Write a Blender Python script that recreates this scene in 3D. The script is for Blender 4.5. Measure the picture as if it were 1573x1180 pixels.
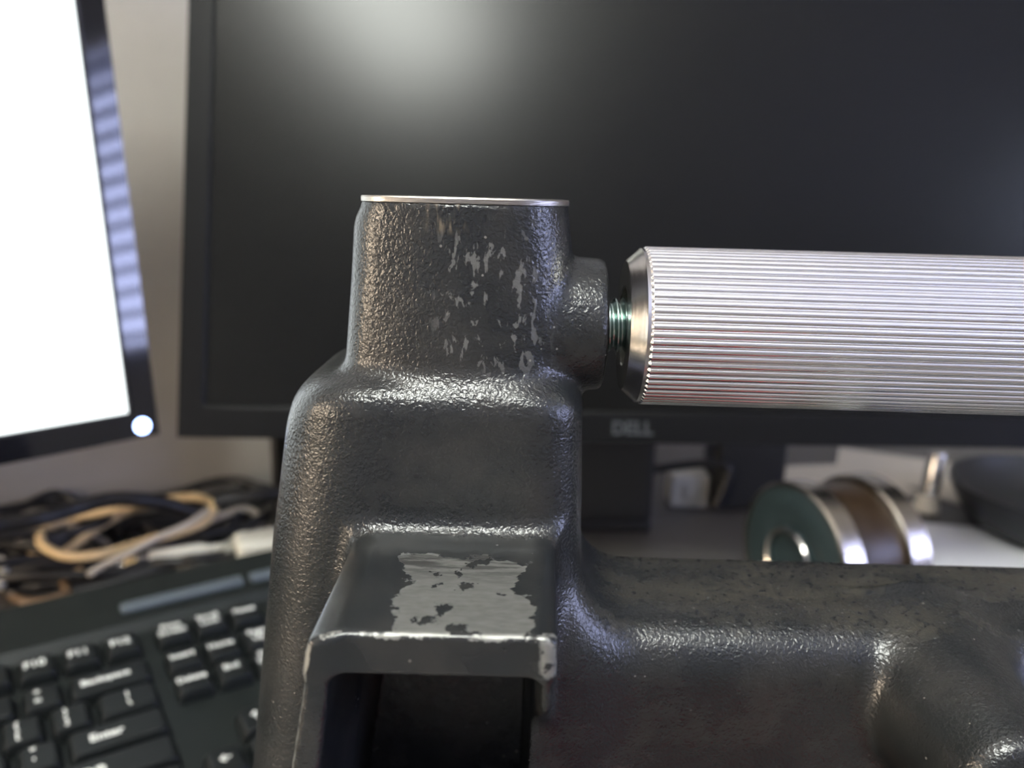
import bpy, bmesh, math, random
import numpy as np
from mathutils import Vector, Matrix
random.seed(4)
S = bpy.context.scene
COL = S.collection
for o in list(bpy.data.objects): bpy.data.objects.remove(o)

# ------------------------------------------------------------------ camera
# Working units: millimetres from the camera's eye (x right, y away, z up).
EYE = 0.998                      # eye height above the floor (desk top is 0.74 m)
def V(x, y, z): return Vector((x/1000, y/1000, EYE + z/1000))
DESK = -258.0
PITCH, ROLL, FPX = math.radians(13.0), math.radians(1.5), 1235.0
fw = Vector((0, math.cos(PITCH), -math.sin(PITCH)))
u0 = Vector((0, math.sin(PITCH), math.cos(PITCH)))
x0 = Vector((1, 0, 0))
rt = x0*math.cos(ROLL) + u0*math.sin(ROLL)
up = u0*math.cos(ROLL) - x0*math.sin(ROLL)
cam_d = bpy.data.cameras.new('camera'); cam = bpy.data.objects.new('camera', cam_d); COL.objects.link(cam)
cam.matrix_world = Matrix(((rt.x, up.x, -fw.x, 0), (rt.y, up.y, -fw.y, 0), (rt.z, up.z, -fw.z, EYE), (0, 0, 0, 1)))
cam_d.sensor_width = 36.0; cam_d.lens = FPX/1573*36
cam_d.clip_start = 0.01; cam_d.clip_end = 50
cam_d.dof.use_dof = True; cam_d.dof.focus_distance = 0.150; cam_d.dof.aperture_fstop = cam_d.lens/2.3
S.camera = cam

# ------------------------------------------------------------------ world, exposure
w = bpy.data.worlds.new('World'); S.world = w; w.use_nodes = True
bg = w.node_tree.nodes['Background']; bg.inputs[0].default_value = (.56, .62, 1.0, 1); bg.inputs[1].default_value = 24.0
S.view_settings.view_transform = 'Standard'; S.view_settings.look = 'None'
S.view_settings.gamma = 1.0; S.view_settings.use_curve_mapping = False
S.view_settings.exposure = 0.0
LAMP_MAIN, LAMP_COOL, ADDED_WARM, SCREEN_ON = 62.0, 14.0, 27.0, 2.2

# ------------------------------------------------------------------ materials
def mat(name, col=(.5,.5,.5), rough=.5, metal=0.0, spec=.5, emit=None, es=0.0, coat=0.0):
    m = bpy.data.materials.new(name); m.use_nodes = True
    b = m.node_tree.nodes['Principled BSDF']
    b.inputs['Base Color'].default_value = (*col, 1); b.inputs['Roughness'].default_value = rough
    b.inputs['Metallic'].default_value = metal; b.inputs['Specular IOR Level'].default_value = spec
    b.inputs['Coat Weight'].default_value = coat
    if emit: b.inputs['Emission Color'].default_value = (*emit, 1); b.inputs['Emission Strength'].default_value = es
    return m
class NT:
    """small helper to write node graphs"""
    def __init__(s, m): s.m = m; s.t = m.node_tree; s.b = s.t.nodes['Principled BSDF']
    def n(s, typ, **k):
        nd = s.t.nodes.new(typ)
        for a, v in k.items(): setattr(nd, a, v)
        return nd
    def link(s, a, b): s.t.links.new(a, b)
    def val(s, sock, v):
        if isinstance(v, (int, float)): sock.default_value = v
        elif isinstance(v, tuple): sock.default_value = v
        else: s.link(v, sock)
    def math(s, op, a, b=0.0, clamp=False):
        nd = s.n('ShaderNodeMath', operation=op, use_clamp=clamp); s.val(nd.inputs[0], a); s.val(nd.inputs[1], b); return nd.outputs[0]
    def obj(s): return s.n('ShaderNodeTexCoord').outputs['Object']
    def mapping(s, vec, scale=(1,1,1), loc=(0,0,0), rot=(0,0,0)):
        nd = s.n('ShaderNodeMapping'); s.link(vec, nd.inputs[0]); nd.inputs['Scale'].default_value = scale
        nd.inputs['Location'].default_value = loc; nd.inputs['Rotation'].default_value = rot; return nd.outputs[0]
    def noise(s, vec, scale, detail=2.0, rough=.5, dist=0.0):
        nd = s.n('ShaderNodeTexNoise'); s.link(vec, nd.inputs['Vector']); nd.inputs['Scale'].default_value = scale
        nd.inputs['Detail'].default_value = detail; nd.inputs['Roughness'].default_value = rough; nd.inputs['Distortion'].default_value = dist
        return nd.outputs['Fac']
    def ramp(s, fac, a, b, smooth=True):
        nd = s.n('ShaderNodeMapRange', interpolation_type='SMOOTHSTEP' if smooth else 'LINEAR'); s.val(nd.inputs[0], fac)
        nd.inputs[1].default_value = a; nd.inputs[2].default_value = b; return nd.outputs[0]
    def mix(s, fac, a, b):
        nd = s.n('ShaderNodeMix', data_type='RGBA'); s.val(nd.inputs[0], fac)
        for i, v in ((6, a), (7, b)):
            if isinstance(v, tuple): nd.inputs[i].default_value = (*v[:3], 1)
            else: s.link(v, nd.inputs[i])
        return nd.outputs[2]
    def fmix(s, fac, a, b):
        nd = s.n('ShaderNodeMix', data_type='FLOAT'); s.val(nd.inputs[0], fac); s.val(nd.inputs[2], a); s.val(nd.inputs[3], b); return nd.outputs[0]
    def bump(s, h, strength=.5, dist=.001, normal=None):
        nd = s.n('ShaderNodeBump'); s.val(nd.inputs['Strength'], strength); nd.inputs['Distance'].default_value = dist
        s.link(h, nd.inputs['Height'])
        if normal is not None: s.link(normal, nd.inputs['Normal'])
        return nd.outputs[0]
    def xyz(s, vec):
        nd = s.n('ShaderNodeSeparateXYZ'); s.link(vec, nd.inputs[0]); return nd.outputs
    def box(s, c, lo, hi, soft):
        """soft box mask in object coordinates (c = separated xyz); None = open"""
        out = None
        for i in range(3):
            for lim, sg in ((lo[i], 1), (hi[i], -1)):
                if lim is None: continue
                v = s.ramp(c[i], lim-soft, lim+soft) if sg > 0 else s.math('SUBTRACT', 1.0, s.ramp(c[i], lim-soft, lim+soft))
                out = v if out is None else s.math('MULTIPLY', out, v)
        return out

M = {}
def grainy(name, col, rough, scale=200, amt=.15, bump=.1, bd=.0003, **k):
    m = mat(name, col, rough, **k); t = NT(m); o = t.obj()
    f = t.noise(o, scale, 3)
    c = t.mix(f, tuple(x*(1-amt) for x in col), tuple(min(1, x*(1+amt)) for x in col)); t.link(c, t.b.inputs['Base Color'])
    t.link(t.bump(t.noise(o, scale*2, 2), bump, bd), t.b.inputs['Normal'])
    M[name] = m; return m
grainy('wall_paint', (.36, .345, .325), .9, 60, .04, .15, .001)
grainy('ceiling_paint', (.88, .88, .86), .9, 60, .04)
grainy('floor_vinyl', (.22, .17, .13), .5, 20, .15)
grainy('desk_laminate', (.10, .095, .09), .45, 120, .10)
grainy('black_plastic', (.012, .013, .015), .42, 900, .1, .15, .0001)
grainy('bezel_matte', (.004, .004, .0043), .36, 900, .1, .2, .0001, spec=.13)
grainy('key_plastic', (.008, .0095, .010), .42, 900, .1, .25, .0001, spec=.2)
grainy('keyboard_case', (.008, .0105, .0100), .45, 900, .1, .2, .0001, spec=.25)
M['gloss_black'] = mat('gloss_black', (.006, .006, .008), .06, spec=.6)
M['screen_off'] = mat('screen_off', (.003, .003, .0026), .235, spec=.20)
M['screen_on'] = mat('screen_on', (.02, .02, .02), .3, emit=(.93, 1.0, .99), es=SCREEN_ON)
M['led'] = mat('led', (.1, .1, .2), .3, emit=(.35, .5, 1.0), es=12)
M['legend'] = mat('legend', (.8, .82, .78), .6)
M['logo'] = mat('logo', (.06, .066, .07), .4, metal=.5)
M['smoke_bar'] = mat('smoke_bar', (.07, .085, .10), .3)
grainy('cream_cable', (.74, .55, .30), .5, 300, .08)
grainy('grey_cable', (.42, .37, .31), .5, 300, .08)
grainy('black_cable', (.012, .012, .013), .45, 300, .1)
grainy('brown_cable', (.16, .10, .055), .5, 300, .1)
grainy('white_plastic', (.62, .60, .52), .45, 300, .04)
grainy('paper', (.62, .58, .50), .85, 100, .05)
grainy('white_paper', (.75, .75, .75), .8, 100, .03)
grainy('teal_paint', (.018, .029, .032), .45, 200, .2, spec=.3)
grainy('amber_winding', (.022, .012, .005), .35, 300, .4, .3, .0003)
grainy('red_plastic', (.40, .012, .02), .4, 300, .05)
grainy('orange_plastic', (.55, .13, .02), .4, 300, .05)
grainy('lamp_fabric', (.8, .62, .4), .9, 300, .05)
M['bright_steel'] = mat('bright_steel', (.62, .60, .57), .22, metal=1)
M['dark_hole'] = mat('dark_hole', (.004, .004, .004), .8)
M['slat'] = mat('slat', (.22, .22, .25), .5)
M['diffuser'] = mat('diffuser', (.9, .9, .9), .5, emit=(.965, 1.0, .93), es=LAMP_MAIN)
M['diffuser_cool'] = mat('diffuser_cool', (.9, .9, .9), .5, emit=(.62, .72, 1.0), es=LAMP_COOL)
M['added_globe_glow'] = mat('added_globe_glow', (.9, .9, .9), .5, emit=(1.0, .80, .58), es=ADDED_WARM)  # glow of the added warm globe left of the press
M['white_metal'] = mat('white_metal', (.8, .8, .8), .4)

def cast_iron():
    m = mat('cast_iron_paint', (.03, .033, .035), .36, spec=.5); t = NT(m); o = t.obj(); c = t.xyz(o)
    mm = .001
    warp = t.noise(o, 260, 2)
    # paint, with dusty and brownish areas
    dust = t.noise(o, 70, 3, .6)
    paint = t.mix(t.ramp(dust, .35, .7), (.011, .0125, .0135), (.020, .020, .0195))
    # grime on the arm's upward face
    armm = t.box(c, (17*mm, 148*mm, -87*mm), (None, None, -82*mm), 2*mm)
    armm = t.math('MULTIPLY', armm, t.ramp(t.noise(t.mapping(o, (1, 1.8, 1)), 30, 5, .65), .38, .68))
    armm = t.math('MULTIPLY', armm, t.ramp(t.noise(o, 700, 3, .6), .3, .65))
    paint = t.mix(t.math('MULTIPLY', armm, .75), paint, (.060, .053, .038))
    # pale rub marks on the front of the top boss
    rub = t.box(c, (-14*mm, None, -32*mm), (6*mm, 153*mm, -6*mm), 4*mm)
    rub = t.math('MULTIPLY', rub, t.ramp(t.noise(t.mapping(o, (1.5, 1, .62)), 380, 4, .6, .4), .575, .61))
    paint = t.mix(t.math('MULTIPLY', rub, .55), paint, (.14, .14, .135))
    # brownish polished smear under the machined rim
    sm = t.box(c, (-16*mm, None, -6*mm), (-9*mm, 153*mm, None), 1.2*mm)
    sm = t.math('MULTIPLY', sm, t.ramp(t.noise(t.mapping(o, (1, 1, .18)), 700, 2), .45, .62))
    paint = t.mix(t.math('MULTIPLY', sm, .55), paint, (.20, .16, .11))
    # small specks
    vor = t.n('ShaderNodeTexVoronoi'); t.link(o, vor.inputs['Vector']); vor.inputs['Scale'].default_value = 300
    spk = t.math('LESS_THAN', vor.outputs['Distance'], t.math('MULTIPLY', t.noise(o, 900, 2), .13))
    spk = t.math('MULTIPLY', spk, t.ramp(t.noise(o, 45, 1), .48, .55))
    paint = t.mix(t.math('MULTIPLY', spk, .6), paint, (.22, .21, .19))
    # bare metal: worn patch on the ledge, its front edge and its right front corner
    wob = t.math('MULTIPLY', t.math('SUBTRACT', t.noise(o, 130, 4, .6), .5), 16*mm)
    wx = t.math('ADD', c[0], wob); wy = t.math('ADD', c[1], t.math('MULTIPLY', t.math('SUBTRACT', t.noise(t.mapping(o, loc=(.3, .1, .2)), 160, 4, .6), .5), 14*mm))
    cc = (wx, wy, c[2])
    patch = t.box(cc, (-18*mm, 106*mm, -66*mm), (3.0*mm, 135.5*mm, -62*mm), .25*mm)
    patch = t.math('MULTIPLY', patch, t.ramp(c[2], -64.45*mm, -64.3*mm))
    hole = t.ramp(t.noise(t.mapping(o, (1, .8, 1), loc=(.013, .02, 0)), 120, 5, .62), .595, .615)
    patch = t.math('MULTIPLY', patch, t.math('SUBTRACT', 1.0, hole))
    edge = t.box((c[0], c[1], t.math('ADD', c[2], t.math('MULTIPLY', t.math('SUBTRACT', t.noise(o, 500, 3, .7), .5), 2.2*mm))), (-28*mm, None, -64.75*mm), (8*mm, 109.35*mm, -63*mm), .1*mm)
    edge = t.math('MULTIPLY', edge, t.ramp(t.noise(o, 330, 3, .6), .46, .56))
    edge2 = t.box((t.math('ADD', c[0], t.math('MULTIPLY', wob, .25)), c[1], c[2]), (5.2*mm, None, -70.5*mm), (9*mm, 110.2*mm, None), .5*mm)
    edge2 = t.math('MULTIPLY', edge2, t.ramp(t.noise(o, 420, 3), .46, .54))
    # worn outer edge of the hood's left cheek: follows its slope
    sx = t.math('SUBTRACT', c[0], t.math('MULTIPLY', t.math('ADD', c[2], 64*mm), .17))
    edge3 = t.box((t.math('ADD', sx, t.math('MULTIPLY', t.math('SUBTRACT', t.noise(o, 600, 3, .7), .5), 1.0*mm)), c[1], c[2]), (-31*mm, None, -140*mm), (-28.75*mm, 110*mm, -66*mm), .1*mm)
    bare = t.math('MAXIMUM', t.math('MAXIMUM', patch, edge), t.math('MAXIMUM', edge2, edge3))
    # chips along the arm's front top edge
    chip = t.box(c, (33*mm, 146*mm, -86.5*mm), (72*mm, 151*mm, -82*mm), .6*mm)
    chip = t.math('MULTIPLY', chip, t.ramp(t.noise(t.mapping(o, (.5, 1, 1)), 420, 2), .66, .69))
    bare = t.math('MAXIMUM', bare, t.math('MULTIPLY', chip, .8))
    # long scratch lines
    metalcol = t.mix(t.noise(t.mapping(o, (1, 3, 1)), 400, 3), (.15, .15, .14), (.33, .33, .31))
    streak = t.math('MULTIPLY', t.ramp(c[1], 124*mm, 134*mm), t.ramp(t.noise(t.mapping(o, (.35, 2.2, 1)), 300, 4, .65), .42, .56))
    metalcol = t.mix(t.math('MULTIPLY', streak, .8), metalcol, (.035, .034, .033))
    base = t.mix(bare, paint, metalcol)
    t.link(base, t.b.inputs['Base Color'])
    t.link(t.math('MULTIPLY', bare, .75), t.b.inputs['Metallic'])
    rough = t.fmix(bare, t.fmix(armm, .25, .5), .46); t.link(rough, t.b.inputs['Roughness'])
    # pebbled casting skin: fades on the ledge top, where the paint is smooth
    smooth = t.box(c, (-30*mm, None, -72*mm), (9*mm, 144*mm, -63.4*mm), .8*mm)
    h1 = t.noise(o, 1450, 1.5, .5, .5); h2 = t.noise(o, 220, 2)
    amt = t.fmix(smooth, 1.0, .12)
    h = t.math('ADD', t.math('MULTIPLY', h1, .165), t.math('MULTIPLY', h2, .10))
    nb = t.bump(h, amt, .0012)
    nb2 = t.bump(t.math('SUBTRACT', 1.0, bare), .35, .00015, nb)
    t.link(nb2, t.b.inputs['Normal'])
    return m
M['iron'] = cast_iron()
def brushed(name, col, rough, sc=(1, 40, 40), scale=60, bump=.1, var=.25):
    m = mat(name, col, rough, metal=1); t = NT(m); o = t.obj()
    f = t.noise(t.mapping(o, sc), scale, 3)
    t.link(t.mix(f, tuple(x*(1-var) for x in col), col), t.b.inputs['Base Color'])
    t.link(t.bump(f, bump, .0002), t.b.inputs['Normal']); M[name] = m; return m
brushed('aluminium', (.97, .97, .96), .18, (1, 40, 40), 120, .05, .06)
brushed('turned_steel', (.72, .70, .66), .2, (60, 1, 1), 40, .05, .2)
brushed('machined_face', (.55, .52, .48), .35, (1, 1, 8), 500, .4, .5)
brushed('zinc_thread', (.45, .56, .53), .25, (1, 1, 1), 500, .05, .3)
brushed('roller_steel', (.62, .58, .52), .25, (1, 1, 1), 150, .1, .4)

# ------------------------------------------------------------------ mesh helpers
def link(name, me, m, parent=None, smooth=False, kind=None, label=None):
    o = bpy.data.objects.new(name, me); COL.objects.link(o)
    if m is not None and not me.materials: me.materials.append(m)
    if parent: o.parent = parent
    if smooth:
        for p in me.polygons: p.use_smooth = True
        if len(me.vertices) < 20000: me.set_sharp_from_angle(angle=math.radians(40))
    if kind: o['kind'] = kind
    if label: o['label'] = label
    return o
def empty(name, loc, label, cat, group=None, rot=None):
    o = bpy.data.objects.new(name, None); COL.objects.link(o); o.empty_display_size = .02
    o.location = loc
    if rot: o.rotation_euler = rot
    o['label'] = label; o['category'] = cat
    if group: o['group'] = group
    return o
def tag(o, label, cat, group=None):
    o['label'] = label; o['category'] = cat
    if group: o['group'] = group
    return o
def mesh(verts, faces, name='m'):
    me = bpy.data.meshes.new(name); me.from_pydata([tuple(v) for v in verts], [], faces); me.update(); return me
def from_bm(bm, name='m'):
    bmesh.ops.recalc_face_normals(bm, faces=bm.faces)
    me = bpy.data.meshes.new(name); bm.to_mesh(me); bm.free(); return me
def box_me(x0, x1, y0, y1, z0, z1, bev=0.0, seg=2, sc=.001):
    bm = bmesh.new(); bmesh.ops.create_cube(bm, size=1)
    for v in bm.verts:
        v.co = Vector(((x0 if v.co.x < 0 else x1)*sc, (y0 if v.co.y < 0 else y1)*sc, (z0 if v.co.z < 0 else z1)*sc))
    if bev: bmesh.ops.bevel(bm, geom=list(bm.edges), offset=bev*sc, segments=seg, affect='EDGES', profile=.5)
    return from_bm(bm)
def lathe_me(prof, n=48, axis='x', closed=False):
    """prof: (along, radius) in mm; revolve about the axis"""
    verts, faces = [], []
    for (a, r) in prof:
        for i in range(n):
            t = 2*math.pi*i/n; c, s_ = r*math.cos(t), r*math.sin(t)
            p = (a, c, s_) if axis == 'x' else ((c, a, s_) if axis == 'y' else (c, s_, a))
            verts.append(tuple(q*.001 for q in p))
    k = len(prof)
    for j in range(k if closed else k-1):
        for i in range(n):
            a, b = j*n+i, j*n+(i+1) % n; c2, d = ((j+1) % k)*n+(i+1) % n, ((j+1) % k)*n+i
            faces.append((a, b, c2, d))
    if not closed:
        if prof[0][1] > 1e-6: faces.append(tuple(range(n-1, -1, -1)))
        if prof[-1][1] > 1e-6: faces.append(tuple(range((k-1)*n, k*n)))
    bm = bmesh.new(); me = mesh(verts, faces); bm.from_mesh(me); bmesh.ops.remove_doubles(bm, verts=bm.verts, dist=1e-7)
    return from_bm(bm)
def catmull(pts, sub=10, closed=False):
    P = [Vector(p) for p in pts]; n = len(P); out = []
    rng = range(n) if closed else range(n-1)
    for i in rng:
        p0, p1, p2, p3 = (P[(i-1) % n], P[i], P[(i+1) % n], P[(i+2) % n]) if closed else (P[max(i-1, 0)], P[i], P[i+1], P[min(i+2, n-1)])
        for k in range(sub):
            t = k/sub
            out.append(.5*((2*p1)+(p2-p0)*t+(2*p0-5*p1+4*p2-p3)*t*t+(3*p1-p0-3*p2+p3)*t**3))
    if not closed: out.append(P[-1])
    return out
def tube_me(path, r, n=10, closed=False):
    path = [Vector(p) for p in path]; k = len(path); verts, faces = [], []
    prev = Vector((0, 0, 1))
    for i, p in enumerate(path):
        a = path[(i-1) % k] if (closed or i > 0) else p; b = path[(i+1) % k] if (closed or i < k-1) else p
        t = (b-a).normalized()
        nn = (prev - t*prev.dot(t))
        if nn.length < 1e-5: nn = t.orthogonal()
        nn.normalize(); bb = t.cross(nn); prev = nn
        rr = r[i] if isinstance(r, (list, tuple)) else r
        for j in range(n):
            q = 2*math.pi*j/n; verts.append(p + (nn*math.cos(q)+bb*math.sin(q))*rr)
    for i in range(k if closed else k-1):
        for j in range(n):
            faces.append((i*n+j, i*n+(j+1) % n, ((i+1) % k)*n+(j+1) % n, ((i+1) % k)*n+j))
    if not closed: faces += [tuple(range(n-1, -1, -1)), tuple(range((k-1)*n, k*n))]
    me = mesh(verts, faces); bm = bmesh.new(); bm.from_mesh(me); return from_bm(bm)
def text_me(body, size, depth=.0001, align='CENTER'):
    cu = bpy.data.curves.new('t', 'FONT'); cu.body = body; cu.size = size; cu.extrude = depth; cu.align_x = align; cu.align_y = 'CENTER'
    cu.resolution_u = 3; cu.offset = size*.022
    ob = bpy.data.objects.new('t', cu); COL.objects.link(ob); bpy.context.view_layer.update()
    me = bpy.data.meshes.new_from_object(ob.evaluated_get(bpy.context.evaluated_depsgraph_get()))
    bpy.data.objects.remove(ob); return me
def frame_matrix(origin, ex, ey):
    ez = ex.cross(ey); m = Matrix.Identity(4)
    for i in range(3): m[i][0], m[i][1], m[i][2], m[i][3] = ex[i], ey[i], ez[i], origin[i]
    return m

# ------------------------------------------------------------------ the room (turned 28 degrees from the camera's axis)
WA = math.radians(28.0)
e1 = Vector((math.cos(WA), math.sin(WA), 0)); e2 = Vector((-math.sin(WA), math.cos(WA), 0))
E1A, E1B, E2A, E2B, H = -1600.0, 1700.0, -3200.0, 672.0, 2400.0
def RV(a, b, h): p = e1*a + e2*b; return Vector((p.x/1000, p.y/1000, h/1000))
def room_box(name, a0, a1, b0, b1, h0, h1, m, kind='structure', parent=None):
    vs = [RV(a, b, h) for h in (h0, h1) for b in (b0, b1) for a in (a0, a1)]
    me = mesh(vs, [(0, 2, 3, 1), (4, 5, 7, 6), (0, 1, 5, 4), (2, 6, 7, 3), (0, 4, 6, 2), (1, 3, 7, 5)])
    return link(name, me, m, parent, kind=kind)
T = 100
room_box('floor', E1A-T, E1B+T, E2A-T, E2B+T, -60, 0, M['floor_vinyl'])
room_box('ceiling', E1A-T, E1B+T, E2A-T, E2B+T, H, H+60, M['ceiling_paint'])
room_box('wall_back', E1A-T, E1B+T, E2B, E2B+T, 0, H, M['wall_paint'])
room_box('wall_front', E1A-T, E1B+T, E2A-T, E2A, 0, H, M['wall_paint'])
room_box('wall_left', E1A-T, E1A, E2A, E2B, 0, H, M['wall_paint'])
# right wall with a window opening
WB0, WB1, WH0, WH1 = -2800.0, -950.0, 960.0, 1960.0
def wall_right():
    bm = bmesh.new()
    for (b0, b1, h0, h1) in ((E2A, WB0, 0, H), (WB1, E2B, 0, H), (WB0, WB1, 0, WH0), (WB0, WB1, WH1, H)):
        vs = [bm.verts.new(RV(a, b, h)) for h in (h0, h1) for b in (b0, b1) for a in (E1B, E1B+T)]
        for f in ((0, 2, 3, 1), (4, 5, 7, 6), (0, 1, 5, 4), (2, 6, 7, 3), (0, 4, 6, 2), (1, 3, 7, 5)): bm.faces.new([vs[i] for i in f])
    link('wall_right', from_bm(bm), M['wall_paint'], kind='structure')
wall_right()
win = bpy.data.objects.new('window_1', None); COL.objects.link(win); win['kind'] = 'structure'
for (b0, b1, h0, h1) in ((WB0, WB0+50, WH0, WH1), (WB1-50, WB1, WH0, WH1), (WB0+50, WB1-50, WH0, WH0+50), (WB0+50, WB1-50, WH1-50, WH1)):
    room_box('window_frame', E1B+40, E1B+80, b0, b1, h0, h1, M['white_metal'], None, win)
pl = bpy.data.lights.new('daylight_portal', 'AREA'); pl.shape = 'RECTANGLE'; pl.size = (WB1-WB0)/1000; pl.size_y = (WH1-WH0)/1000; pl.cycles.is_portal = True
po = bpy.data.objects.new('daylight_portal', pl); COL.objects.link(po)
c_ = RV(E1B+95, (WB0+WB1)/2, (WH0+WH1)/2)
zx = e1.copy(); po.matrix_world = frame_matrix(c_, e2, Vector((0, 0, 1))) if e2.cross(Vector((0, 0, 1))).dot(e1) > 0 else frame_matrix(c_, -e2, Vector((0, 0, 1)))
# venetian blind in the window
blind = empty('venetian_blind', RV(E1B-30, (WB0+WB1)/2, WH1), 'pale horizontal venetian blind hanging in the daylit window', 'blind')
bw = (WB1-WB0)/2 + 30
sl = box_me(-bw, bw, -30, 30, -1, 1)
for i in range(14):
    o = link('slat', sl, M['slat'], blind); o.matrix_local = Matrix.Translation((0, 0, -.06 - i*.072)) @ Matrix.Rotation(WA + math.pi/2, 4, 'Z') @ Matrix.Rotation(math.radians(20), 4, 'X')
hr = link('head_rail', box_me(-bw, bw, -25, 25, -15, 25), M['white_metal'], blind); hr.rotation_euler = (0, 0, WA+math.pi/2)

# ceiling lamps
def ceiling_lamp(x, y, sx, sy, m, label):
    """slim light box hung below the ceiling; it shines up as well as down"""
    t = empty('ceiling_lamp', (x/1000, y/1000, H/1000), label, 'lamp', rot=(0, 0, WA))
    link('canopy', box_me(-60, 60, -60, 60, -22, 0, 5), M['white_metal'], t)
    for q in (-1, 1): link('rod', lathe_me([(-172, 4), (-20, 4)], 12, 'z'), M['white_metal'], t).location = (0, q*.045, 0)
    link('spine', box_me(-12, 12, -sy-8, sy+8, -182, -171, 2), M['white_metal'], t)
    link('diffuser', box_me(-sx, sx, -sy, sy, -228, -182.2, 8, 2), m, t)
ceiling_lamp(-196, -735, 150, 260, M['diffuser'], 'white hanging light box with a neutral glowing diffuser')
ceiling_lamp(2400, -1640, 150, 260, M['diffuser_cool'], 'white hanging light box with a cool bluish diffuser')
# added unseen lamp: big warm globe, sized for broad highlights on the casting's left
fl = empty('added_floor_lamp', V(-1150, -480, -EYE*1000), 'added unseen floor lamp with a large globe, giving the press warm light from the left', 'lamp')
link('base', lathe_me([(0, 0), (0, 140), (14, 140), (22, 120), (22, 0)], 40, 'z'), M['black_plastic'], fl, True)
link('pole', lathe_me([(20, 9), (835, 9)], 16, 'z'), M['bright_steel'], fl, True)
link('added_lamp_globe', lathe_me([(830+210*(1-math.cos(math.pi*k/24)), 210*math.sin(math.pi*k/24)) for k in range(25)], 40, 'z'), M['added_globe_glow'], fl, True)

# ------------------------------------------------------------------ the desk
dk = empty('desk', V(0, 0, DESK), 'grey laminate desk carrying the iron tool and the monitors', 'desk')
def desk_top():
    a0, a1, b0, b1 = -1250, 1500, -250, E2B-4
    vs = [RV(a, b, h) - Vector((0, 0, 0)) for h in (EYE*1000+DESK-28, EYE*1000+DESK) for b in (b0, b1) for a in (a0, a1)]
    vs = [v - V(0, 0, DESK) for v in vs]
    me = mesh(vs, [(0, 2, 3, 1), (4, 5, 7, 6), (0, 1, 5, 4), (2, 6, 7, 3), (0, 4, 6, 2), (1, 3, 7, 5)])
    link('desktop', me, M['desk_laminate'], dk)
    for a in (-1200, 1450):
        for b in (-200, E2B-60):
            p = RV(a, b, 0); h = (EYE*1000+DESK-28)
            o = link('leg', box_me(-25, 25, -25, 25, -h-28, -28), M['black_plastic'], dk); o.location = (p.x, p.y, 0); o.rotation_euler = (0, 0, WA)
desk_top()

# ------------------------------------------------------------------ the iron tool: one casting grown from a distance field
def smin(a, b, k): h = np.clip(k-np.abs(a-b), 0, None)/k; return np.minimum(a, b)-h*h*k*.25
def smax(a, b, k): return -smin(-a, -b, k)
def surface_nets(F, o, h):
    neg = F < 0; nx, ny, nz = F.shape
    c = np.zeros((nx-1, ny-1, nz-1), np.int8)
    for dx in (0, 1):
        for dy in (0, 1):
            for dz in (0, 1): c += neg[dx:nx-1+dx, dy:ny-1+dy, dz:nz-1+dz]
    I, J, K = np.nonzero((c > 0) & (c < 8))
    idx = -np.ones(c.shape, np.int32); idx[I, J, K] = np.arange(len(I))
    acc = np.zeros((len(I), 3), np.float64); cnt = np.zeros(len(I))
    for ax in range(3):
        oth = [a for a in range(3) if a != ax]
        for a in (0, 1):
            for b in (0, 1):
                p = [None]*3; q = [None]*3; off = [0, 0, 0]
                off[oth[0]], off[oth[1]] = a, b; off1 = list(off); off1[ax] = 1
                f0 = F[I+off[0], J+off[1], K+off[2]]; f1 = F[I+off1[0], J+off1[1], K+off1[2]]
                m = (f0 < 0) != (f1 < 0); t = f0[m]/(f0[m]-f1[m])
                pos = np.tile(np.array(off, float), (m.sum(), 1)); pos[:, ax] = t
                acc[m] += pos; cnt[m] += 1
    Vt = (acc/cnt[:, None] + np.stack([I, J, K], 1))*h + o
    faces = []
    for ax in range(3):
        u, v = (ax+1) % 3, (ax+2) % 3
        sl0 = [slice(1, -1)]*3; sl0[ax] = slice(0, -1); sl1 = list(sl0); sl1[ax] = slice(1, None)
        A, B = neg[tuple(sl0)], neg[tuple(sl1)]
        for flip, msk in ((False, A & ~B), (True, ~A & B)):
            ijk = np.stack(np.nonzero(msk), 1)
            for a in range(3):
                if a != ax: ijk[:, a] += 1
            def cell(du, dv):
                q = ijk.copy(); q[:, u] += du; q[:, v] += dv; return idx[q[:, 0], q[:, 1], q[:, 2]]
            quad = np.stack([cell(-1, -1), cell(0, -1), cell(0, 0), cell(-1, 0)], 1)
            faces.append(quad[:, ::-1] if flip else quad)
    return Vt, np.concatenate(faces)
ZL = [-160, -126.8, -97.3, -71.3, -52.6, -47.7, -42.2, -30]; XL = [-62.5, -57.5, -53.9, -50.7, -47.8, -47.1, -46.4, -45.5]
ZU = [-45, -30.5, -16.3, -5.7, -3.8, -2, 0]; XU = [-35.3, -33.8, -32.4, -31.6, -31.0, -30.0, -29.7]
ZR = [-160, -71.7, -41.2, -9.8, 0]; XR = [18.5, 15.4, 14.1, 11.4, 10.1]
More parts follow.
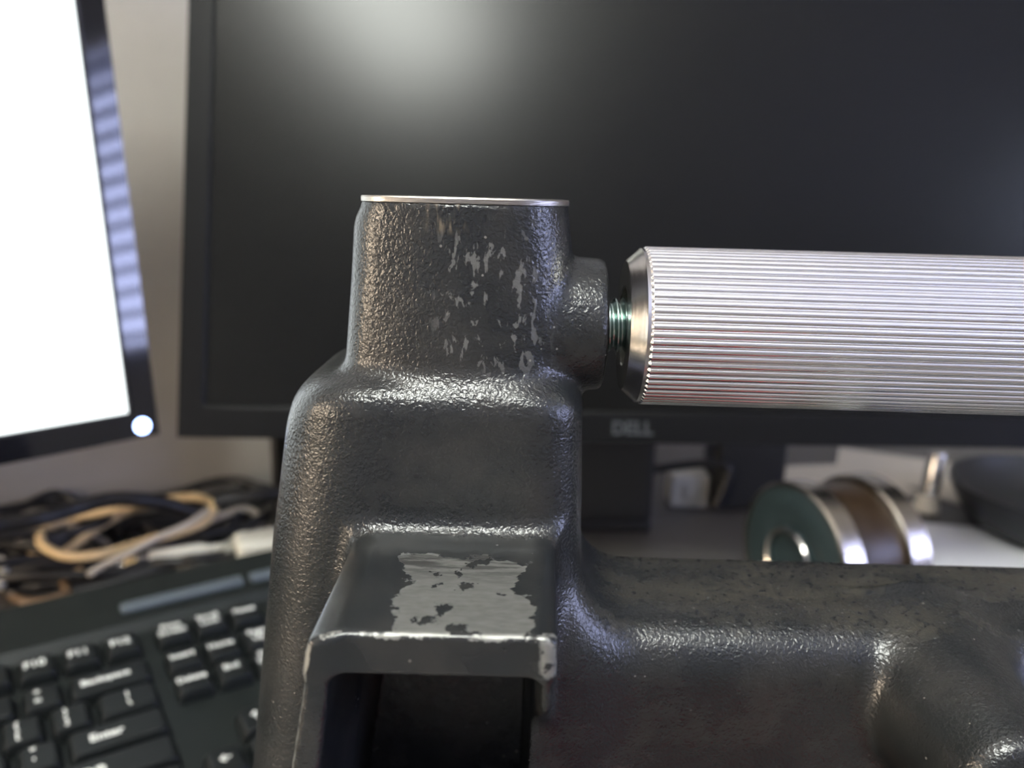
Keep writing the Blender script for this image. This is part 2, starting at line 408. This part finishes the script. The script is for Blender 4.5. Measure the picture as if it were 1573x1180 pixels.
def cast_field(x, y, z):
    xr = np.interp(z, ZR, XR).astype(np.float32); xl = np.interp(z, ZL, XL).astype(np.float32); xu = np.interp(z, ZU, XU).astype(np.float32)
    back = y-197.0
    upper = smax(xu-x, np.sqrt((x+9)**2+(y-206.5)**2)-57.0, 6)
    upper = smax(upper, x-xr, 11); upper = smax(upper, back, 6); upper = np.maximum(upper, z+1.0)
    upper = np.maximum(upper, -60-z)
    lower = smax(xl-x, 146.0-y, 20); lower = smax(lower, x-xr, 11); lower = smax(lower, back, 6)
    lower = smax(lower, z+34.2, 7.5)
    lower = smax(lower, (-(x+46.5)*.66+(z+42.5)*.75)-4.2, 9)      # sloping left shoulder
    col = smin(upper, lower, 3)
    sb = smax(np.sqrt((y-166.5)**2+(z+25.2)**2)-(13.8-.06*(x-14)), x-18.6, 1.4); sb = np.maximum(sb, 6.0-x)
    col = smin(col, sb, 1.6)
    arm = smax(146.5-y, z+84.0, 13); arm = smax(arm, y-184.0, 5); arm = np.maximum(arm, -x)
    col = smin(col, arm, 13)
    cone = smax(np.sqrt((x-91.5)**2+(z+100.3)**2)-(16.2-(146-y)*.19), 120.0-y, 4); cone = np.maximum(cone, y-165)
    cone = np.maximum(cone, -(np.maximum(np.sqrt((x-92)**2+(z+100)**2)-6.5, y-132)))
    col = smin(col, cone, 4)
    # ledge hood: top plate, left cheek, short right cheek
    hl = -29.0+.17*(z+64); hli = -26.6+.13*(z+72.8); hr_ = 7.4+(y-109)*.03
    fr = 108.8-y; bk = y-152.0
    plate = smax(smax(hl-x, z+64.0, 5), fr, .9); plate = smax(smax(plate, x-hr_, 1.6), -71.2-z, .8); plate = np.maximum(plate, bk)
    chk = smax(smax(hl-x, x-hli, 1.0), fr, 1.0); chk = np.maximum(np.maximum(chk, z+65.5), bk)
    zr = -78.0-(y-109)*.72
    chr_ = smax(smax(5.6-x, x-hr_, 1.2), zr-z, 3); chr_ = np.maximum(smax(np.maximum(chr_, z+65), fr, 1.2), bk)
    hood = smin(smin(plate, chk, 2.2), chr_, 2.0)
    col = smin(col, hood, 4.5)
    hollow = np.maximum(np.maximum(np.maximum(hli+1.0-x, x-5.2), np.maximum(z+71.6, y-186.0)), 130.0-y)   # open inside under the hood
    col = smax(col, -hollow, 1.2)
    return np.maximum(col, -150.0-z)
def build_casting():
    h = .7
    xs = np.arange(-70, 168, h, dtype=np.float32); ys = np.arange(104, 201, h, dtype=np.float32); zs = np.arange(-153, 2.2, h, dtype=np.float32)
    F = np.empty((len(xs), len(ys), len(zs)), np.float32)
    Y, Z = np.meshgrid(ys, zs, indexing='ij')
    for a in range(0, len(xs), 40):
        x = xs[a:a+40, None, None]; F[a:a+40] = cast_field(x, Y[None], Z[None])
    F = np.maximum(F, (xs-165.5)[:, None, None])
    Vt, Q = surface_nets(F, np.array([xs[0], ys[0], zs[0]], float), h)
    me = bpy.data.meshes.new('casting')
    me.vertices.add(len(Vt)); me.vertices.foreach_set('co', (Vt*.001).astype(np.float32).ravel())
    me.loops.add(len(Q)*4); me.loops.foreach_set('vertex_index', Q.astype(np.int32).ravel())
    me.polygons.add(len(Q)); me.polygons.foreach_set('loop_start', np.arange(0, len(Q)*4, 4, dtype=np.int32))
    me.update(calc_edges=True); me.validate()
    return me
tool = empty('iron_press', V(0, 0, 0), 'dark grey painted cast iron press frame with a ridged aluminium side handle', 'press')
body = link('cast_frame', build_casting(), M['iron'], tool, True, label='pebbled dark grey painted iron casting with a worn ledge')
# machined bare-metal face closing the top boss
def machined_top():
    n = 220; cx, cy = -9.5, 172.0; out = []
    for i in range(n):
        t = 2*math.pi*i/n; d = np.array([math.cos(t), math.sin(t)]); lo, hi = 0.0, 60.0
        for _ in range(30):
            md = (lo+hi)/2; f = cast_field(np.float64(cx+d[0]*md), np.float64(cy+d[1]*md), np.float64(-1.6))
            if f < 0: lo = md
            else: hi = md
        out.append((cx+d[0]*lo, cy+d[1]*lo))
    rings = [(-1.3, -.35), (-1.15, .1), (-.35, .15), (-.1, 0), (-.1, -11.0), (-9, -11.0)]
    vs, fs = [], []
    for (z, g) in rings:
        for (px, py) in out:
            v = Vector((px-cx, py-cy)); L = v.length; v *= (L+g)/L
            vs.append(((v.x+cx)*.001, (v.y+cy)*.001, z*.001))
    for j in range(len(rings)-1):
        for i in range(n): fs.append((j*n+i, j*n+(i+1) % n, (j+1)*n+(i+1) % n, (j+1)*n+i))
    fs.append(tuple(range(n))); fs.append(tuple(range((len(rings)-1)*n, len(rings)*n)))
    bm = bmesh.new(); me = mesh(vs, fs); bm.from_mesh(me); return from_bm(bm)
link('machined_rim', machined_top(), M['machined_face'], tool, label='bright bare metal rim on the top boss')
# pedestal and foot under the casting, down to the desk
link('pedestal', box_me(-60, 160, 150, 193, DESK+12, -149.5, 6), M['iron'], tool)
link('foot', box_me(-74, 172, 118, 212, DESK+.2, DESK+13, 4), M['iron'], tool)
# handle: fluted aluminium grip, turned steel end ring, threaded stud
def grip_me():
    nf, sub = 66, 8; n = nf*sub; R = 16.3; prof = []
    for i in range(n):
        ph = (i % sub)/sub; prof.append(R-.46+.46*(abs(math.sin(math.pi*ph))**.6))
    xs = [25.6, 26.0, 60, 100, 138, 138.6]; vs, fs = [], []
    for j, x in enumerate(xs):
        k = -.35 if j in (0, len(xs)-1) else 0
        for i in range(n):
            t = 2*math.pi*i/n; r = prof[i]+k; vs.append((x*.001, r*math.cos(t)*.001, r*math.sin(t)*.001))
    for j in range(len(xs)-1):
        for i in range(n): fs.append((j*n+i, j*n+(i+1) % n, (j+1)*n+(i+1) % n, (j+1)*n+i))
    # inner tube wall so that the open end has thickness
    b = len(vs)
    for x in (25.6, 40):
        for i in range(n):
            t = 2*math.pi*i/n; vs.append((x*.001, 15.0*math.cos(t)*.001, 15.0*math.sin(t)*.001))
    for i in range(n):
        fs.append((i, b+i, b+(i+1) % n, (i+1) % n)); fs.append((b+i, b+n+i, b+n+(i+1) % n, b+(i+1) % n))
    fs.append(tuple(range((len(xs)-1)*n, len(xs)*n)))
    bm = bmesh.new(); me = mesh(vs, fs); bm.from_mesh(me); return from_bm(bm)
HAX = (.0006, 166*.001, -25.1*.001)
grip = link('handle_grip', grip_me(), M['aluminium'], tool, label='silver aluminium grip with fine lengthwise ridges')
grip.location = HAX; grip.rotation_euler = (0, 0, math.radians(-.8))
ring = link('end_ring', lathe_me([(33, 14.8), (25.9, 14.8), (25.6, 15.8), (24.9, 15.95), (24.6, 15.6), (22.4, 13.6), (22.1, 13.3), (22.1, 8.4), (22.4, 8.1), (30, 8.1), (30, 0)], 96), M['turned_steel'], grip, True, label='chamfered bright steel ring')
def stud_me():
    pit, r0, r1 = 1.7, 5.6, 4.55; n = 40; turns = 8; vs, fs = [], []
    steps = turns*n
    for i in range(steps+1):
        t = 2*math.pi*i/n; x = 14+pit*i/n
        for (dx, r) in ((0, r1), (pit*.34, r0), (pit*.5, r0), (pit*.84, r1)):
            vs.append(((x+dx)*.001, r*math.cos(t)*.001, r*math.sin(t)*.001))
    for i in range(steps):
        for k in range(3): fs.append((i*4+k, i*4+k+1, (i+1)*4+k+1, (i+1)*4+k))
    for i in range(steps-n):
        fs.append((i*4+3, (i+n)*4, (i+n+1)*4, (i+1)*4+3))
    bm = bmesh.new(); me = mesh(vs, fs); bm.from_mesh(me); return from_bm(bm)
link('threaded_stud', stud_me(), M['zinc_thread'], grip, True, label='greenish zinc plated screw thread')

# ------------------------------------------------------------------ monitors
def monitor_axes(yaw, tilt):
    t, k = math.radians(yaw), math.radians(tilt)
    ex = Vector((math.cos(t), math.sin(t), 0)); n = Vector((math.sin(t), -math.cos(t), 0))
    return ex, Vector((0, 0, 1))*math.cos(k) - n*math.sin(k)
def monitor(corner, right_corner, yaw, tilt, W, Hh, bez, bezb, mscreen, mbez, label, stand_y, logo=None, led=None, neck_w=70, base_x=60, base_f=40):
    ex, ey = monitor_axes(yaw, tilt)                                   # ez = ex x ey faces the viewer
    o = V(*corner) - (ex*(W/1000) if right_corner else Vector((0, 0, 0)))
    t = empty('computer_monitor', V(0, 0, 0), label, 'monitor'); t.matrix_world = frame_matrix(o, ex, ey)
    bm = bmesh.new()                                                    # frame with an opening
    xs = [0, bez, W-bez, W]; ys = [0, bezb, Hh-bez, Hh]
    def quad(a, b, c, d): bm.faces.new([bm.verts.new(Vector(p)*.001) for p in (a, b, c, d)])
    for i in range(3):
        for j in range(3):
            if i == 1 and j == 1: continue
            quad((xs[i], ys[j], 0), (xs[i+1], ys[j], 0), (xs[i+1], ys[j+1], 0), (xs[i], ys[j+1], 0))
    D = -22
    for (a, b) in (((0, 0), (W, 0)), ((W, 0), (W, Hh)), ((W, Hh), (0, Hh)), ((0, Hh), (0, 0))):
        quad((*a, 0), (*a, D), (*b, D), (*b, 0))
    quad((0, 0, D), (0, Hh, D), (W, Hh, D), (W, 0, D))
    ix = ((bez, bezb), (W-bez, bezb), (W-bez, Hh-bez), (bez, Hh-bez))
    for i in range(4):
        a, b = ix[i], ix[(i+1) % 4]; quad((*a, 0), (*b, 0), (*b, -3), (*a, -3))
    bmesh.ops.remove_doubles(bm, verts=bm.verts, dist=1e-6)
    rim = [e for e in bm.edges if all(abs(v.co.z) < 1e-7 for v in e.verts) and len(e.link_faces) == 2 and any(abs(f.normal.z) < .5 for f in e.link_faces)]
    bm.normal_update(); rim = [e for e in bm.edges if len(e.link_faces) == 2 and e.calc_face_angle(0) > 1.2 and all(abs(v.co.z) < 1e-7 for v in e.verts)]
    bmesh.ops.bevel(bm, geom=rim, offset=.0018, segments=3, affect='EDGES', profile=.5)
    link('bezel', from_bm(bm), mbez, t)
    link('screen', box_me(bez-1, W-bez+1, bezb-1, Hh-bez+1, -6, -2.2), mscreen, t)
    link('back_shell', box_me(W*.12, W*.88, Hh*.12, Hh*.9, -52, -21.8, 14, 3), M['black_plastic'], t)
    # stand: neck and base, built upright in world space
    inv = t.matrix_world.inverted()
    mid = t.matrix_world @ Vector((W/2*.001, Hh*.42*.001, -.05))
    nz = ex.cross(ey); fl_ = Vector((-nz.x, -nz.y, 0)).normalized()      # away from the viewer
    basec = Vector((mid.x, mid.y, EYE+DESK/1000)) + fl_*(stand_y/1000)
    Z3 = Vector((0, 0, 1)); side = Vector((ex.x, ex.y, 0)).normalized()
    wm = frame_matrix(basec, side, fl_)
    hz = (mid.z-basec.z)*1000
    nk = link('stand_neck', box_me(-neck_w/2, neck_w/2, -14, 14, 8, hz+20, 6, 3), M['black_plastic'], t); nk.matrix_local = inv @ wm
    bs = link('stand_base', box_me(-neck_w/2-base_x, neck_w/2+base_x, -14-base_f, 60, .2, 11, 4, 3), M['black_plastic'], t); bs.matrix_local = inv @ wm
    hb = link('stand_hinge', box_me(-neck_w/2+12, neck_w/2-12, 6-stand_y, 10, hz-22, hz+14, 6, 3), M['black_plastic'], t); hb.matrix_local = inv @ wm
    if logo:
        lg = link('logo', text_me(logo, .011, .0002), M['logo'], t); lg.location = (W/2*.001, bezb*.45*.001, .0004)
    if led:
        ld = link('power_light', lathe_me([(-1, 4.4), (.3, 4.4), (.9, 3.4), (1.1, 0)], 24, 'z'), M['led'], t, True); ld.location = (led[0]*.001, led[1]*.001, 0)
    return t
monitor((-192, 443.1, -139), False, 2.5, 14.5, 528, 318, 15, 19, M['screen_off'], M['bezel_matte'],
        'dark switched-off monitor with matte black bezel behind the iron press', 74, logo='DELL', neck_w=98, base_x=0, base_f=0)
monitor((-202.2, 443.4, -137.4), True, 48, 6.5, 490, 300, 15, 15, M['screen_on'], M['gloss_black'],
        'lit white monitor with glossy black bezel and blue power light', 110, led=(490-9, 6.5))

# ------------------------------------------------------------------ keyboard
KA = math.radians(34.7); KT = math.radians(8.0)
ku = Vector((math.cos(KA), math.sin(KA), 0)); kv0 = Vector((-math.sin(KA), math.cos(KA), 0)); kv = kv0*math.cos(KT) + Vector((0, 0, 1))*math.sin(KT)
kb = empty('computer_keyboard', V(0, 0, 0), 'full-size black computer keyboard with white key legends', 'keyboard')
kb.matrix_world = frame_matrix(V(-196.3, 370.9, -227), ku, kv)          # origin: middle of the F12 key top
P = 19.05; KH = 7.0
kcase_x0, kcase_x1, kcase_y0, kcase_y1 = -12*P-26, 8.1*P+8, -6.6*P, 62
def wedge_case():
    bm = bmesh.new()
    prof = [(kcase_y0, -13.2), (kcase_y0, -9), (kcase_y0+4, -6.5), (13, -6.5), (18, -2), (kcase_y1-6, -1), (kcase_y1, -5), (kcase_y1, -16), (kcase_y1-15, -21)]
    A = [bm.verts.new((kcase_x0*.001, y*.001, z*.001)) for y, z in prof]; B = [bm.verts.new((kcase_x1*.001, y*.001, z*.001)) for y, z in prof]
    n = len(prof)
    for i in range(n): bm.faces.new((A[i], A[(i+1) % n], B[(i+1) % n], B[i]))
    bm.faces.new(A); bm.faces.new(B[::-1])
    return from_bm(bm)
link('case', wedge_case(), M['keyboard_case'], kb)
for fx in (kcase_x0+40, kcase_x1-40):
    o = link('foot', box_me(fx-12, fx+12, 44, 49, -37.4, -20, 1), M['black_plastic'], kb)
link('status_bar', box_me(4, 70, 26, 34, -2.5, 1.2, 1.5), M['smoke_bar'], kb)
link('status_bar', box_me(74, 120, 26, 34, -2.5, 1.2, 1.5), M['smoke_bar'], kb)
kcache = {}
def key_mesh(wu, hu):
    if (wu, hu) in kcache: return kcache[(wu, hu)]
    a, b = wu*P/2-.6, hu*P/2-.6; bm = bmesh.new()
    lv = [(0, 0, -KH), (1.2, 1.0, -2), (2.4, 1.8, -.3), (3.2, 2.4, 0)]; rings = []
    for (ix, iy, z) in lv:
        x, y = a-ix, b-iy; c = 1.8; pts = []
        for (sx, sy, t0) in ((1, 1, 0), (-1, 1, 1), (-1, -1, 2), (1, -1, 3)):
            for q in (0, 1, 2):
                an = math.pi/2*(t0+q/2); pts.append(bm.verts.new(((sx*(x-c)+c*math.cos(an))*.001, (sy*(y-c)+c*math.sin(an))*.001, z*.001)))
        rings.append(pts)
    for r0, r1 in zip(rings, rings[1:]):
        n = len(r0)
        for i in range(n): bm.faces.new((r0[i], r0[(i+1) % n], r1[(i+1) % n], r1[i]))
    bm.faces.new(rings[-1])
    kcache[(wu, hu)] = from_bm(bm, 'key'); return kcache[(wu, hu)]
leg_cache = {}
def key(x, y, wu=1.0, hu=1.0, legs=()):
    """x, y: key centre in mm from the F12 key centre"""
    k = link('key', key_mesh(wu, hu), M['key_plastic'], kb); k.location = (x*.001, y*.001, 0)
    for (txt, dx, dy, size) in legs:
        if (txt, size) not in leg_cache:
            m_ = text_me(txt, size*.001, .00004); m_.materials.append(M['legend']); leg_cache[(txt, size)] = m_
        l = link('legend', leg_cache[(txt, size)], M['legend'], k); l.location = (dx*.001, dy*.001, .0001)
R1, R2, R3, R4, R5 = -1.25*P, -2.25*P, -3.25*P, -4.25*P, -5.25*P
f0 = 0.0
SC = (0, 2.2, 5.0)
for i in range(4): key(-(3-i)*P, 0, legs=[('F%d' % (9+i), -1, 1, 6.4)])
for g in range(2):
    for i in range(4): key(-(4.5+4*g+.5*g+(3-i))*P, 0)
key(-14*P+.5*P, 0)
# number row: Backspace is two units wide and ends flush with F12
edge = .5*P
key(edge-P, R1, 2, legs=[('Backspace', -2, 0, 5.2)])
num = [('=', '+'), ('-', '_'), ('0', ')'), ('9', '('), ('8', '*')]
for i in range(13):
    lg = [(num[i][0], -2, -3, 5.2), (num[i][1], -2, 3.2, 5.2)] if i < len(num) else []
    key(edge-2*P-P*(i+.5), R1, legs=lg)
key(edge-.75*P, R2, 1.5, legs=[('|', 0, 3.4, 5), ('\\', 0, -3, 5)])
qw = [(']', '}'), ('[', '{'), ('P', ''), ('O', '')]
for i in range(12):
    lg = [(qw[i][0], -2, -3, 5.2), (qw[i][1], -2, 3.2, 5.2)] if i < 2 else ([(qw[i][0], -2, 2, 6)] if i < 4 else [])
    key(edge-1.5*P-P*(i+.5), R2, legs=lg)
key(edge-13.5*P-.75*P, R2, 1.5)
key(edge-1.125*P, R3, 2.25, legs=[('Enter', -5, 0, 6.2)])
hm = [("'", '"'), (';', ':'), ('L', ''), ('K', '')]
for i in range(11):
    lg = [(hm[i][0], -2, -3, 5.6), (hm[i][1], -2, 3.2, 5.6)] if i < 2 else ([(hm[i][0], -2, 2, 6)] if i < 4 else [])
    key(edge-2.25*P-P*(i+.5), R3, legs=lg)
key(edge-13.25*P-.875*P, R3, 1.75)
key(edge-1.375*P, R4, 2.75, legs=[('Shift', -8, 0, 5.2)])
for i in range(10): key(edge-2.75*P-P*(i+.5), R4)
key(edge-12.75*P-1.125*P, R4, 2.25)
xx = edge
for wu in (1.25, 1.25, 1.25, 1.25, 6.25, 1.25, 1.25, 1.25):
    key(xx-wu*P/2, R5, wu); xx -= wu*P
# navigation block
nx = edge+.28*P+P/2
nav = [(0, ('Print\nScreen', 'Scroll\nLock', 'Pause')), (R1, ('Insert', 'Home', 'Page\nUp')), (R2, ('Delete', 'End', 'Page\nDown'))]
for y, names in nav:
    for i, nm in enumerate(names): key(nx+i*P, y, legs=[(nm, -.5, 1.2, 5)])
key(nx+P, R4, legs=[('\u2191', 0, 1, 6)])
for i, a in enumerate(('\u2190', '\u2193', '\u2192')): key(nx+i*P, R5, legs=[(a, 0, 1, 6)])
# number pad
px = nx+3*P+.28*P
pad = [('Num', '/', '*', '-'), ('7', '8', '9'), ('4', '5', '6'), ('1', '2', '3')]
for r, names in enumerate(pad):
    for i, nm in enumerate(names): key(px+i*P, (R1, R2, R3, R4)[r], legs=[(nm, -2, 2, 5)])
key(px+3*P, (R2+R3)/2, 1, 2); key(px+3*P, (R4+R5)/2, 1, 2); key(px+.5*P, R5, 2, legs=[('0', -9, 2, 5)]); key(px+2*P, R5)

# ------------------------------------------------------------------ cables behind the keyboard
def cable(name, pts, r, m, label, cat='cable', group=None, closed=False, sub=12):
    path = catmull([V(*p) for p in pts], sub, closed); base = path[0].copy()
    o = link(name, tube_me([p-base for p in path], r*.001, 10, closed), m, smooth=True); o.location = base
    return tag(o, label, cat, group)
def PZ(px, py, z):
    """point of the horizontal plane z (mm) seen at photo pixel (px, py)"""
    d = fw + rt*((px-786.5)/FPX) - up*((py-590)/FPX); k = z/d.z
    return (d.x*k, d.y*k, z)
def pz_path(rows): return [PZ(*r) for r in rows]
D0 = DESK
loop = [(232, 774, -226), (191, 788, -228), (153, 809, -231), (112, 840, -236), (80, 862, -240), (52, 852, -240), (66, 818, -235), (109, 795, -230),
        (170, 781, -226), (240, 770, -222), (300, 764, -220), (328, 777, -221), (314, 802, -225), (273, 818, -228), (232, 829, -230), (191, 842, -231),
        (153, 852, -231), (109, 855, -231), (76, 845, -230), (62, 829, -229), (76, 809, -227), (109, 796, -225), (153, 787, -221), (200, 780, -219)]
cable('coiled_cable', pz_path(loop), 3.2, M['cream_cable'], 'cream cable coiled in loose loops behind the keyboard')
cable('coiled_cable', pz_path([(46, 850, -243), (66, 866, -243), (104, 870, -243), (131, 882, -243)]), 2.5, M['cream_cable'], 'short cream cable end poking out below the loose coil')
cable('flat_cable', pz_path([(135, 884, -238), (164, 866, -234), (205, 846, -228), (246, 825, -223), (290, 805, -219), (318, 785, -216)]), 2.3, M['grey_cable'], 'pale grey cable strand crossing over the cream coil')
def plug(px, py, z, yaw, L, r, m, label, wire=None):
    """round cable plug lying down: moulded boot, ribbed neck, metal tip"""
    t = empty('cable_plug', V(*PZ(px, py, z)), label, 'plug', rot=(0, 0, math.radians(yaw)))
    link('boot', lathe_me([(-L/2, 0), (-L/2, r*.8), (-L/2+2, r), (L*.2, r), (L*.3, r*.8), (L*.3, 0)], 20), m, t, True)
    link('neck', lathe_me([(L*.29, r*.55), (L*.36, r*.62), (L*.4, r*.5), (L*.45, r*.6), (L*.5, r*.45), (L*.5, 0)], 20), m, t, True)
    link('tip', lathe_me([(-L/2-7, 0), (-L/2-7, r*.4), (-L/2+.1, r*.45)], 16), M['bright_steel'], t, True)
plug(245, 862, -246, 20, 44, 5.2, M['cream_cable'], 'long cream plug lying under the coiled cable')
plug(285, 848, -240, 24, 46, 4.6, M['white_plastic'], 'off-white plug resting across the cream plug')
plug(347, 884, -251, 45, 16, 4.5, M['white_plastic'], 'small white plug beside the keyboard back edge')
plug(358, 838, -250, 70, 22, 5.2, M['white_plastic'], 'stubby white plug standing out of the black cables')
cable('grey_cable', pz_path([(28, 842, -236), (34, 822, -232), (62, 812, -230), (100, 806, -232), (140, 822, -238), (168, 838, -244)]), 2.4, M['grey_cable'], 'pale grey cable looping inside the left of the cream coil')
cable('grey_cable', pz_path([(322, 800, -238), (348, 790, -236), (372, 782, -236), (392, 788, -240), (404, 806, -246)]), 2.6, M['grey_cable'], 'pale grey cable bending beside the black speaker')
cable('white_cable', pz_path([(-14, 858, -240), (2, 862, -236), (6, 884, -240), (-4, 905, -246)]), 3.0, M['white_plastic'], 'white cable bending at the far end of the cable heap')
# black cables tangled under and behind the coil
rng = random.Random(11)
def tangle(cx, cy, a, b, z, n, seed):
    r_ = random.Random(seed); pts = []; ph = r_.uniform(0, 6)
    for i in range(n):
        q = ph + i*.62; k = 1+.22*r_.uniform(-1, 1)
        pts.append((cx+a*k*math.cos(q)*e1.x-b*k*math.sin(q)*e1.y, cy+a*k*math.cos(q)*e1.y+b*k*math.sin(q)*e1.x, z+r_.uniform(-1, 1)*5+i*.4))
    return pts
for i, (cx, cy, a, b, z) in enumerate([(-268, 535, 62, 34, -250), (-300, 520, 52, 40, -247), (-235, 560, 48, 30, -248), (-215, 525, 36, 26, -250), (-322, 500, 38, 34, -246), (-262, 500, 60, 20, -251), (-250, 585, 60, 24, -243), (-330, 535, 40, 40, -238)]):
    cable('black_cable', tangle(cx, cy, a, b, z, 26, 30+i), 3.0, M['black_cable'], 'thin black cable tangled in the heap around the cream coil', group='black cables heaped behind the keyboard')
cable('power_cable', pz_path([(-60, 822, -205), (0, 806, -205), (60, 797, -205), (120, 780, -205), (170, 767, -203), (215, 768, -206), (260, 775, -214), (300, 790, -225)]), 5.2, M['black_cable'], 'thick black cord arching over the back of the cable heap')
cable('power_cable', pz_path([(330, 772, -214), (360, 766, -212), (400, 760, -210), (440, 755, -210)]), 4.0, M['black_cable'], 'black cord running from the cable heap to the black speaker')
cable('brown_cable', pz_path([(-20, 850, -250), (2, 885, -252), (24, 918, -253), (60, 925, -253), (100, 915, -251), (95, 893, -248), (60, 880, -250)]), 3.2, M['brown_cable'], 'brown cable curling at the keyboard back edge')
# white mains adapter by the cables
ad = empty('mains_adapter', V(-172, 520, DESK), 'white mains adapter lying behind the iron press', 'adapter', rot=(0, 0, .5))
link('body', box_me(-17, 17, -13, 13, .3, 26, 4, 3), M['white_plastic'], ad); link('cable_boot', lathe_me([(0, 0), (0, 4), (10, 3), (10, 0)], 16), M['white_plastic'], ad, True).location = (.0169, 0, .012)
link('pin', box_me(-27, -16.9, -6, -3, 10, 14, .5), M['bright_steel'], ad); link('pin', box_me(-27, -16.9, 3, 6, 10, 14, .5), M['bright_steel'], ad)
# black desktop speaker behind the press
sp = empty('desk_speaker', V(-176, 560, DESK), 'black box speaker standing behind the column of the press', 'speaker')
link('cabinet', box_me(0, 76, 0, 70, .3, 112, 4, 3), M['black_plastic'], sp); link('grille', box_me(5, 71, -2, .2, 6, 106, 1), M['bezel_matte'], sp)

# ------------------------------------------------------------------ things on the desk to the right, under the dark monitor
AX = math.radians(20)
spool = empty('winding_spool', V(172, 454, -210), 'spool with teal end plate, two steel flange rims and amber winding', 'spool', rot=(0, 0, AX))
RS = 47.5
link('flange_rim', lathe_me([(0, RS-2.5), (0, RS-1), (1, RS), (14, RS), (15, RS-1), (15, 30), (13, 30), (2, RS-2.5)], 72, closed=True), M['roller_steel'], spool, True)
link('flange_rim', lathe_me([(47, 30), (47, RS-1), (48, RS), (62, RS), (63, RS-1), (63, 10), (60, 10), (49, 30)], 72, closed=True), M['roller_steel'], spool, True)
link('winding', lathe_me([(14.5, 43), (20, 44), (40, 44), (47.5, 43)], 72), M['amber_winding'], spool, True)
fp = link('end_plate', lathe_me([(3, RS-2.3), (1.5, RS-2.4), (.8, RS-3.5), (.6, 21), (1.6, 19), (3, 19)], 72, closed=True), M['teal_paint'], spool, True)
link('hub', lathe_me([(1.6, 20.2), (-3, 19.5), (-3.6, 18.6), (-3.2, 17.6), (1.2, 17), (1.2, .01), (3, .01), (3, 20.2)], 60, closed=True), M['teal_paint'], fp, True)
link('hub_rim', lathe_me([(-2.6, 19.9), (-3.7, 19.3), (-3.9, 18.4), (-3.3, 17.6), (-2.6, 18)], 60, closed=True), M['bright_steel'], fp, True)
link('set_screw', lathe_me([(-.4, 0), (-.4, 3.2), (.8, 3.4)], 20), M['teal_paint'], fp, True).location = (0, .006, .034)
# black power brick and white socket box behind
pb = empty('power_brick', V(205, 672, DESK), 'black power brick standing on end behind the teal spool', 'power brick', rot=(0, 0, .06))
link('body', box_me(-31, 31, -20, 20, .3, 70, 5, 3), M['black_plastic'], pb); link('cable_boot', lathe_me([(69.8, 5), (82, 3.6), (82, 0)], 16, 'z'), M['black_plastic'], pb, True)
sb_ = empty('socket_box', V(156, 668, DESK), 'small white socket box between the monitor stand and the power brick', 'socket')
link('body', box_me(-17, 17, -12, 12, .3, 30, 2.5, 3), M['white_plastic'], sb_); link('rocker_switch', box_me(-5, 5, -14, -11.9, 10, 20, 1), M['white_plastic'], sb_)
cable('power_cable', [(60, 640, -222), (110, 648, -222), (140, 650, -218), (165, 650, -215), (185, 648, -219), (176, 645, -252)], 4, M['black_cable'], 'black cord sagging in front of the white socket box')
cable('cream_cord', [(125, 700, -205), (150, 690, -203), (175, 684, -198), (200, 700, -190)], 4.5, M['white_plastic'], 'cream cord bending behind the white socket box')
def sheet(x, y, w_, h_, yaw, z, m, label):
    o = link('paper_sheet', box_me(-w_/2, w_/2, -h_/2, h_/2, 0, .4), m); o.location = V(x, y, DESK+z); o.rotation_euler = (0, 0, math.radians(yaw)); return tag(o, label, 'paper')
sheet(300, 735, 150, 90, 12, .2, M['paper'], 'beige paper sheet lying on the desk behind the spool')
sheet(395, 775, 120, 100, -24, .8, M['paper'], 'beige paper sheet partly covering another behind the steel post')
sheet(470, 690, 130, 120, 30, 1.4, M['paper'], 'cream paper sheet sticking out behind the black dish')
sheet(420, 560, 210, 130, -8, .2, M['white_paper'], 'white paper sheet lying under the black dish')
dish = empty('round_dish', V(462, 622, DESK+.8), 'shallow black round dish standing on a white sheet', 'dish')
link('bowl', lathe_me([(0, 0), (0, 62), (8, 78), (34, 92), (38, 92), (38, 89), (34, 87), (12, 74), (5, 55), (5, 0)], 72, 'z'), M['black_plastic'], dish, True)
post = empty('steel_post', V(364, 662, DESK+.8), 'small bright steel post with a flared foot beside the black dish', 'post', rot=(0, math.radians(4), 0))
link('foot', lathe_me([(1, 0), (1, 11), (4, 11), (9, 9.5), (16, 8), (16, 0)], 32, 'z'), M['white_plastic'], post, True)
link('shaft', lathe_me([(15, 7.6), (52, 7.6), (54, 6.6), (54, 0)], 32, 'z'), M['bright_steel'], post, True)
# red mug added below the view to put a red reflection in the grip
mug = empty('added_red_mug', V(58, 66, DESK), 'added unseen red mug in front of the iron press, there to be mirrored in the grip', 'mug')
link('body', lathe_me([(.3, .01), (.3, 35), (3, 38), (92, 39), (94, 38), (92, 36), (6, 35), (5, .01)], 48, 'z', True), M['red_plastic'], mug, True)
link('handle', tube_me(catmull([(.038, 0, .078), (.058, 0, .076), (.066, 0, .05), (.056, 0, .024), (.0375, 0, .02)], 8), .0045, 10), M['red_plastic'], mug, True)
